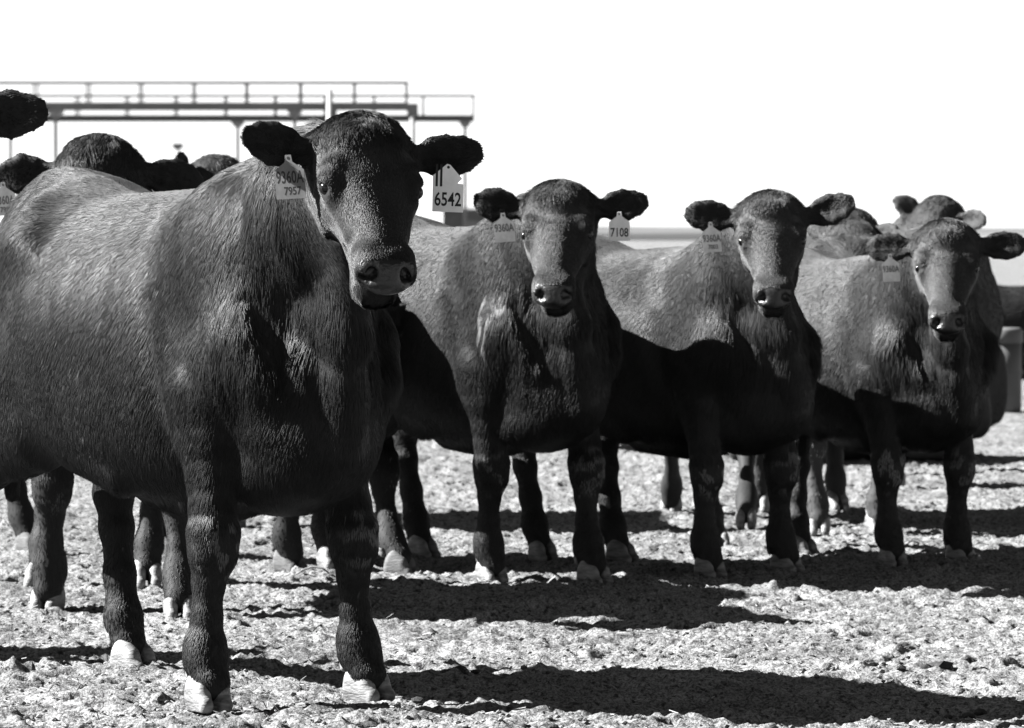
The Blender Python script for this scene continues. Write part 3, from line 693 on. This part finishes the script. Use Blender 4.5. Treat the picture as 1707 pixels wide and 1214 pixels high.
n = 9000; x, y = scatter(n, 12.4, 30); a = rng.random(n) * math.pi; ln = .012 + .03 * rng.random(n) ** 2; w = .0008 + .001 * rng.random(n); tl = rng.normal(0, .25, n)
d = np.stack([np.cos(a) * np.cos(tl), np.sin(a) * np.cos(tl), np.sin(tl)], 1); sd = np.stack([-np.sin(a), np.cos(a), 0*a], 1); up = np.array((0, 0, 1.0))
c = np.stack([x, y, ground_h(x, y) + .004 + np.abs(np.sin(tl)) * ln * .5], 1)
e = [c + sg * d * (ln / 2)[:, None] + (o1 * sd + o2 * up * .8) * w[:, None] for sg in (-1, 1) for o1, o2 in ((-1, -.6), (1, -.6), (0, 1))]
V = np.stack(e, 1).reshape(-1, 3); base = np.arange(n)[:, None] * 6
Fc = np.concatenate([base + np.array(q) for q in ((0, 1, 4, 3), (1, 2, 5, 4), (2, 0, 3, 5))])
M['straw'] = noise_mat('straw', 0.080, 0.150, 20, .6, .3)
tag(mesh_obj('straw_bits', V, Fc, M['straw'], None, False), 'short bits of straw scattered over the pen floor', 'straw', kind='stuff')
# a bent pale stalk lying between the hooves
p = gd(520, 962); st = MB()
st.tube([p + np.array(v) for v in ((-.06, 0, .006), (-.035, .01, .022), (.0, .012, .034), (.035, .01, .03), (.06, 0, .012))], [.003, .004, .004, .004, .003], 7)
o = st.build('stalk', noise_mat('pale_stalk', 0.070, 0.120, 40, .7), None, True); tag(o, 'bent pale stalk lying on the ground behind the front cow', 'stalk')
# ------------------------------------------------------------------ far land
fm = noise_mat('far_field', 0.020, 0.037, .02, 1, .05)
mesh_obj('far_field', [(14, 700, .12), (30, 700, .12), (80, 2100, .25), (30, 2100, .25)], [(0, 1, 2, 3)], fm); tag(bpy.data.objects['far_field'], kind='structure')
HV = []; HF = []
hx = np.linspace(-2600, 2600, 90)
for j, (yy, f) in enumerate(((2300, 0), (2700, .6), (3100, 1.0), (3600, .8), (4300, 0))):
    for i, xx in enumerate(hx): HV.append((xx, yy, -0.5 + f * (3.4 + 1.3 * float(noise2(np.array([xx]), np.array([0.0]), .004, 2.0)[0]) + .5 * float(noise2(np.array([xx]), np.array([3.0]), .02, 2.0)[0]))))
for j in range(4):
    for i in range(89): HF.append((j*90+i, j*90+i+1, (j+1)*90+i+1, (j+1)*90+i))
o = mesh_obj('hills', HV, HF, noise_mat('hill_grass', 0.050, 0.085, .01, 1, .05)); tag(o, kind='structure')
# ------------------------------------------------------------------ raised walkways behind the pen
M['steel'] = noise_mat('painted_steel', .10, .14, .8, .6, .3); M['steel_dark'] = noise_mat('weathered_steel', .05, .07, .8, .7, .3); M['steel_pale'] = noise_mat('galvanised_steel', .12, .17, .8, .5, .4)  # walkway greys lightened in the colour to stand in for distance haze
def walkway(label, d, x0, x1, ytop, ybot, yrail, posts, cols, beam_mat, capy, midrail=None):
    s = d / FPX; X = lambda px: (px - 853.5) * s; Z = lambda py: HCAM - (py - HOR) * s
    root = empty('walkway', (X((max(x0, -400) + x1) / 2), d, 0)); tag(root, label, 'walkway', 'raised walkways beyond the pen')
    off = np.array(root.location)
    def part(name, mb, mat):
        return mesh_obj(name, np.array(mb.v) - off, mb.f, mat, root, False)
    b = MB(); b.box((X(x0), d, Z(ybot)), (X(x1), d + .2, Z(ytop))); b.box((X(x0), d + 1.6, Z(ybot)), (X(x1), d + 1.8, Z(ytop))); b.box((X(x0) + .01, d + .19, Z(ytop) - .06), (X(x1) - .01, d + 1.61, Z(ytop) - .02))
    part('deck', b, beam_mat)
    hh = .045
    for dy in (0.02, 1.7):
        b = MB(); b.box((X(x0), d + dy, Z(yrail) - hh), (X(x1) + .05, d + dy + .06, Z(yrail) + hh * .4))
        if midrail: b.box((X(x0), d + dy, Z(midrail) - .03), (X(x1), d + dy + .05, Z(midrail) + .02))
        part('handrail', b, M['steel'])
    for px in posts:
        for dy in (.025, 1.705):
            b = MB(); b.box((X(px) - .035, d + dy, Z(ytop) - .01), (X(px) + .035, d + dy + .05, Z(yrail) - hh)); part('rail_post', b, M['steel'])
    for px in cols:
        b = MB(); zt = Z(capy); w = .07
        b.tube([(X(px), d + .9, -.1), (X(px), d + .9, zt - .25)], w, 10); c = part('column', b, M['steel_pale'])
        k = MB(); zb = zt - .27
        k.add([(X(px) - .10, d + .7, zb), (X(px) + .10, d + .7, zb), (X(px) + .10, d + 1.1, zb), (X(px) - .10, d + 1.1, zb), (X(px) - .24, d + .05, zt - .10), (X(px) + .24, d + .05, zt - .10), (X(px) + .24, d + 1.75, zt - .10), (X(px) - .24, d + 1.75, zt - .10),
               (X(px) - .24, d + .05, zt - .004), (X(px) + .24, d + .05, zt - .004), (X(px) + .24, d + 1.75, zt - .004), (X(px) - .24, d + 1.75, zt - .004)],
              [(3, 2, 1, 0), (0, 1, 5, 4), (1, 2, 6, 5), (2, 3, 7, 6), (3, 0, 4, 7), (4, 5, 9, 8), (5, 6, 10, 9), (6, 7, 11, 10), (7, 4, 8, 11), (8, 9, 10, 11)])
        mesh_obj('cap', np.array(k.v) - off, k.f, M['steel_pale'], c, False)
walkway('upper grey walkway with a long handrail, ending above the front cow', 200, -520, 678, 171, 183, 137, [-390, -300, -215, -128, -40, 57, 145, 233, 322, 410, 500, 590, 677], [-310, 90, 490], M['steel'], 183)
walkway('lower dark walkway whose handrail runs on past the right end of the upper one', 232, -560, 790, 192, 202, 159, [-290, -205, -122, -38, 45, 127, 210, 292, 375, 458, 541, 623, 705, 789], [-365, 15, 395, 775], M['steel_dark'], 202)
def post(name, label, cat, px, d, ytop, w, mat, cap=None):
    s = d / FPX; x = (px - 853.5) * s; z = HCAM - (ytop - HOR) * s
    root = empty(name, (x, d, 0)); tag(root, label, cat)
    b = MB(); b.tube([(0, 0, -.1), (0, 0, z * .6), (0, 0, z)], [w, w, w * .92], 12); b.build('pole', mat, root, True)
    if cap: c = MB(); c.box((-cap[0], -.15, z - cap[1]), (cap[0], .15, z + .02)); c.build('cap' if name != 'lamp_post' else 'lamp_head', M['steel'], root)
    return root
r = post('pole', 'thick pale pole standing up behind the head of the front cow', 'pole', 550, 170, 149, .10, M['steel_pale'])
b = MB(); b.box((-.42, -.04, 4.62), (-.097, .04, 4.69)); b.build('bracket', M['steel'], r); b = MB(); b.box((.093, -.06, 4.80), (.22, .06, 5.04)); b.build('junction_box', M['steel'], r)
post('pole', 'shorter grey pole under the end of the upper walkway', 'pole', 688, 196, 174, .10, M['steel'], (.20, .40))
post('lamp_post', 'small far lamp post with a flat head between the two heads at left', 'lamp post', 297, 320, 240, .10, M['steel_pale'], (.30, .30))
s = 400 / FPX; root = empty('shed', ((770 - 853.5) * s, 400, 0)); tag(root, 'low pale shed far away behind the white tag 6542', 'shed')
b = MB(); b.box((-1.4, 0, -.2), (2.6, 5, 2.75)); b.build('wall', noise_mat('pale_sheet', 0.060, 0.080, 1.0, .8), root)
b = MB(); b.add([(-1.6, -.2, 2.752), (2.8, -.2, 2.752), (2.8, 5.2, 3.0), (-1.6, 5.2, 3.0), (-1.6, -.2, 2.85), (2.8, -.2, 2.85), (2.8, 5.2, 3.1), (-1.6, 5.2, 3.1)], [(0,3,2,1),(4,5,6,7),(0,1,5,4),(1,2,6,5),(2,3,7,6),(3,0,4,7)]); b.build('roof', M['steel_pale'], root)
b = MB(); b.box((.3, -.03, -.2), (1.3, -.003, 2.0)); b.build('door', M['steel'], root)
# a grey drum with a lid near the right edge
p = at(1670, 0, 36.5); root = empty('drum', (p[0], 36.5, 0)); tag(root, 'grey drum with a lid standing behind the lying cow at right', 'drum')
b = MB(); b.tube([(0, 0, 0), (0, 0, .03), (0, 0, .25), (0, 0, .27), (0, 0, .29), (0, 0, .46)], [.13, .135, .135, .142, .135, .135], 24); b.build('barrel', noise_mat('drum_paint', 0.060, 0.090, 3, .6), root, True)
b = MB(); b.tube([(0, 0, .462), (0, 0, .475), (0, 0, .55), (0, 0, .57)], [.138, .145, .145, .12], 24); b.build('lid', noise_mat('drum_lid', 0.070, 0.100, 3, .6), root, True)
# ------------------------------------------------------------------ the herd
make_cow('large dark cow standing in front of the whole herd, white tag 6542 in one ear', 33, [(340, 1178), (605, 1163), (-45, 1108), (215, 1118)], (612, 206), 13.5, 15, 47, -4, .89, sz=1.04, hw=1.22, es=.99, h=.007,
         leg=.98, wid=.95, tone=0.0153, nhair=380000, seed=11, rad0=.0007, ear=((.22, .1, -.5), (.14, .12, -.5)), tags=[(1, .10, .022, .05, .078, .122, [('6542', .048, 0, -.75, .72, 1.0), ('II', .06, -.30, -.27, .75, 1.3)], 'tag_white', 'notch', -6, 2),
         (-1, .085, .022, .05, .078, .11, [('9360A', .036, 0, -.52, .75, 1.2), ('7957', .030, .06, -.83, .75, .95)], 'tag', 'house', -16, -3)])
make_cow('dark cow with the white tag 7108 and a caked patch on its shoulder', 31, [(815, 968), (985, 972), None, (700, 928)], (930, 314), 18.4, -6, 50, 2, .83, .97, hw=1.20, es=.98, h=.010,
         leg=.98, wid=1.0, tone=0.0173, caked=(805, 522), nhair=230000, seed=12, rad0=.0008, ear=((.26, .1, -.5), (-.06, .25, -.5)), tags=[(1, .10, .022, .05, .072, .10, [('7108', .042, 0, -.72, .75, 1.0)], 'tag_white', 'house', -8, 0),
         (-1, .085, .022, .05, .074, .10, [('9360A', .034, 0, -.52, .75, 1.1)], 'tag', 'house', -16, -4)])
make_cow('light-backed cow facing the camera between cow 7108 and the cow at right', 38, [(1178, 960), (1305, 952), (900, 932), (1030, 934)], (1285, 330), 18.8, 0, 50, 1, .79, .91, hw=1.20, es=.98, h=.010,
         leg=1.0, wid=1.0, tone=0.0216, nhair=220000, seed=13, rad0=.0008, ear=((.08, .1, -.5), (.34, .1, -.5)), tags=[(-1, .11, .022, .05, .068, .105, [('9360A', .032, 0, -.55, .75, 1.1), ('7003', .024, .05, -.83, .75, .9)], 'tag', 'house', -16, -3)])
make_cow('smaller grey cow furthest right in the front row, facing the camera', 28, [(1485, 942), (1597, 936), (1192, 912), (1335, 926)], (1578, 378), 19.3, -3, 50, 0, .78, .88, hw=1.18, es=.93, h=.010,
         leg=1.0, wid=1.0, tone=0.0241, nhair=220000, seed=14, rad0=.0008, ear=((-.16, .1, -.45), (-.02, .1, -.45)), tags=[(-1, .11, .022, .05, .062, .10, [('9360A', .030, 0, -.55, .75, 1.1)], 'tag', 'house', -16, -3)])
make_cow('cow whose dark head and two spread ears rise behind the back of the front cow', -4, [(80, 1014), (300, 1030), (70, 975), (245, 975)], (160, 240), 16.9, -3, 50, 2, .95, 1.0, hw=1.12, es=1.10, h=.011,
         leg=1.0, tone=0.0154, nhair=90000, seed=15, rad0=.0007, ear=((-.02, .0, -.75), (-.46, .1, -.5)), tags=[(-1, .165, .022, .05, .075, .105, [('9360A', .034, 0, -.55, .75, 1.1), ('7951', .026, .05, -.83, .75, .9)], 'tag', 'house', -16, -3)])
# the rest of the herd, mostly hidden
make_cow('cow with a lowered head and one dark ear showing beside the front cow', 50, [(475, 948), (660, 957), (45, 918), None], (592, 490), 18.9, 10, 58, 0, 1.0, .93, h=.014, tone=0.0142, nhair=30000, seed=16, rad0=.0009, ear=((-.05, .1, -.5), (-.05, .1, -.5)), hoofm='hoof_dark')
make_cow('pale-faced cow looking left from behind the ear of the third cow', 5, [(1365, 888), (1462, 884), (1265, 852), (1395, 847)], (1408, 359), 22.3, -52, 48, 0, .88, .90, h=.014, tone=0.0291, nhair=40000, seed=17, rad0=.0008, ear=((.3, .1, -.5), (-.0, .1, -.5)))
make_cow('pale cow with one upright ear looking left above the head of the right front cow', -5, [(1492, 812), (1602, 810), (1488, 790), (1598, 788)], (1556, 336), 25.8, -52, 46, 0, .95, .98, h=.014, tone=0.0291, nhair=40000, seed=18, rad0=.0008, ear=((.95, .1, -.3), (-.05, .1, -.75)))
make_cow('cow hidden behind the front cow with only one upright ear over its back', 5, [(318, 878), (388, 876), None, None], (366, 270), 22.2, 20, 50, 0, 1.0, 1.0, h=.016, tone=0.0154, nhair=15000, seed=19, rad0=.001, ear=((1.1, .1, -.5), (.0, .1, -.5)))
make_cow('grazing cow behind the third cow with only its legs in view', -10, [(1120, 852), (1245, 878), None, None], (1180, 560), 22.4, 0, 70, 0, .92, .86, h=.016, tone=0.0190, nhair=0, seed=20, ear=((.0, .1, -.5), (.0, .1, -.5)))
make_cow('cow far behind the cow with tag 7108 with only pale hooves in view', 12, [(872, 752), (960, 753), None, None], (930, 400), 29.6, 0, 55, 0, .92, .90, h=.018, tone=0.0190, nhair=0, seed=21, ear=((.0, .1, -.5), (.0, .1, -.5)))
make_cow('cow at the left edge with only the tip of one dark ear in the picture', 80, [None, None, None, None], (-152, 126), 12.8, 2, 48, 0, 1.05, 1.05, h=.012, tone=0.0154, nhair=60000, seed=22, rad0=.0007, ear=((.05, .1, -.5), (.02, .1, -.5)), origin=(-1.85, 12.7, 0))
make_cow('cow just outside the left edge with only its shadow falling into view', 75, [None, None, None, None], (-700, 330), 15.6, 20, 50, 0, 1.0, 1.0, h=.018, tone=0.0154, nhair=0, seed=23, ear=((.05, .1, -.5), (.02, .1, -.5)), origin=(-2.75, 15.7, 0))
def lying_cow(label, x, y, heading, tone, sz, seed):
    F = Field((-1.5*sz, -.6*sz, -.02), (.75*sz, .6*sz, 1.2*sz), .014)
    E3 = np.eye(3)
    sec = [(r[0], max(.12, (r[1] - .50) * .92), max(-.02, (r[2] - .52) * .6), r[3] * 1.12) for r in TORSO[::-1]]
    F.loft((0, 0, 0), E3, [[c * sz for c in r] for r in sec], .06, 2.2, egg=-.08)
    P = lambda a, b, c: np.array((a, b, c)) * sz
    for g in (-1, 1):
        F.seg(P(.12, g*.26, .22), P(.36, g*.24, .07), .10*sz, .065*sz, .06); F.seg(P(.36, g*.24, .07), P(.10, g*.30, .045), .06*sz, .045*sz, .03)
        F.seg(P(-1.05, g*.28, .35), P(-.66, g*.36, .17), (.14*sz, .26*sz), (.10*sz, .15*sz), .08); F.seg(P(-.70, g*.40, .08), P(-.95, g*.44, .05), .07*sz, .05*sz, .04); F.seg(P(-.95, g*.44, .05), P(-.62, g*.47, .045), .05*sz, .045*sz, .03)
    poll = P(.50, .05, 1.0); A = rot_frame(rad(15), rad(45), 0)
    F.seg(P(-.05, 0, .58), P(.30, .02, .78), (.19*sz, .22*sz), (.12*sz, .16*sz), .08); F.seg(P(.30, .02, .78), poll - A[2]*.08, (.12*sz, .16*sz), (.09*sz, .12*sz), .05)
    head_sdf(F, poll, A, .97*sz, ((.05, .1, -.5), (.05, .1, -.5)))
    V, Q = F.mesh(3); N = vnormals(V, Q); V = V + N * (.008 * noise3(V, 6, seed))[:, None]
    root = empty('lying_cow', (x, y, 0), rad(heading - 90)); tag(root, label, 'cow', 'cattle lying down at the right')
    hm = hide_mat('cow_hide', tone); mesh_obj('body', V, Q, hm, root)
    for g in (-1, 1):
        o = mesh_obj('eye', SPH_V * .02 * sz, SPH_F, M['eye'], root); o.location = tuple(poll + .97 * sz * (A[0]*.192 + A[1]*g*.1025 - A[2]*.018))
        o = mesh_obj('hoof', HOOF_V * .95 * sz, HOOF_Q, M['hoof'], root); o.location = tuple(P(.03, g*.31, .0)); o.rotation_euler = (0, 0, rad(180))
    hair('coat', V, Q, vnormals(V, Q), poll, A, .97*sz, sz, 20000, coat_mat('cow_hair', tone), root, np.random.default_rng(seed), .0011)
    return root
p = gd(1640, 768); lying_cow('dark cow lying on the ground behind the legs of the right front cow', p[0] - 1.07, p[1] + .25, -70, .026, .92, 31)
p = gd(1760, 632); lying_cow('dark cow lying far off at the right edge behind the drum', p[0] + .35, p[1] + .3, 100, .012, 1.08, 32)
p = gd(1735, 696); lying_cow('cow lying right beside the grey drum, cut by the right edge', p[0] + 1.0, p[1], 120, .048, .9, 33)
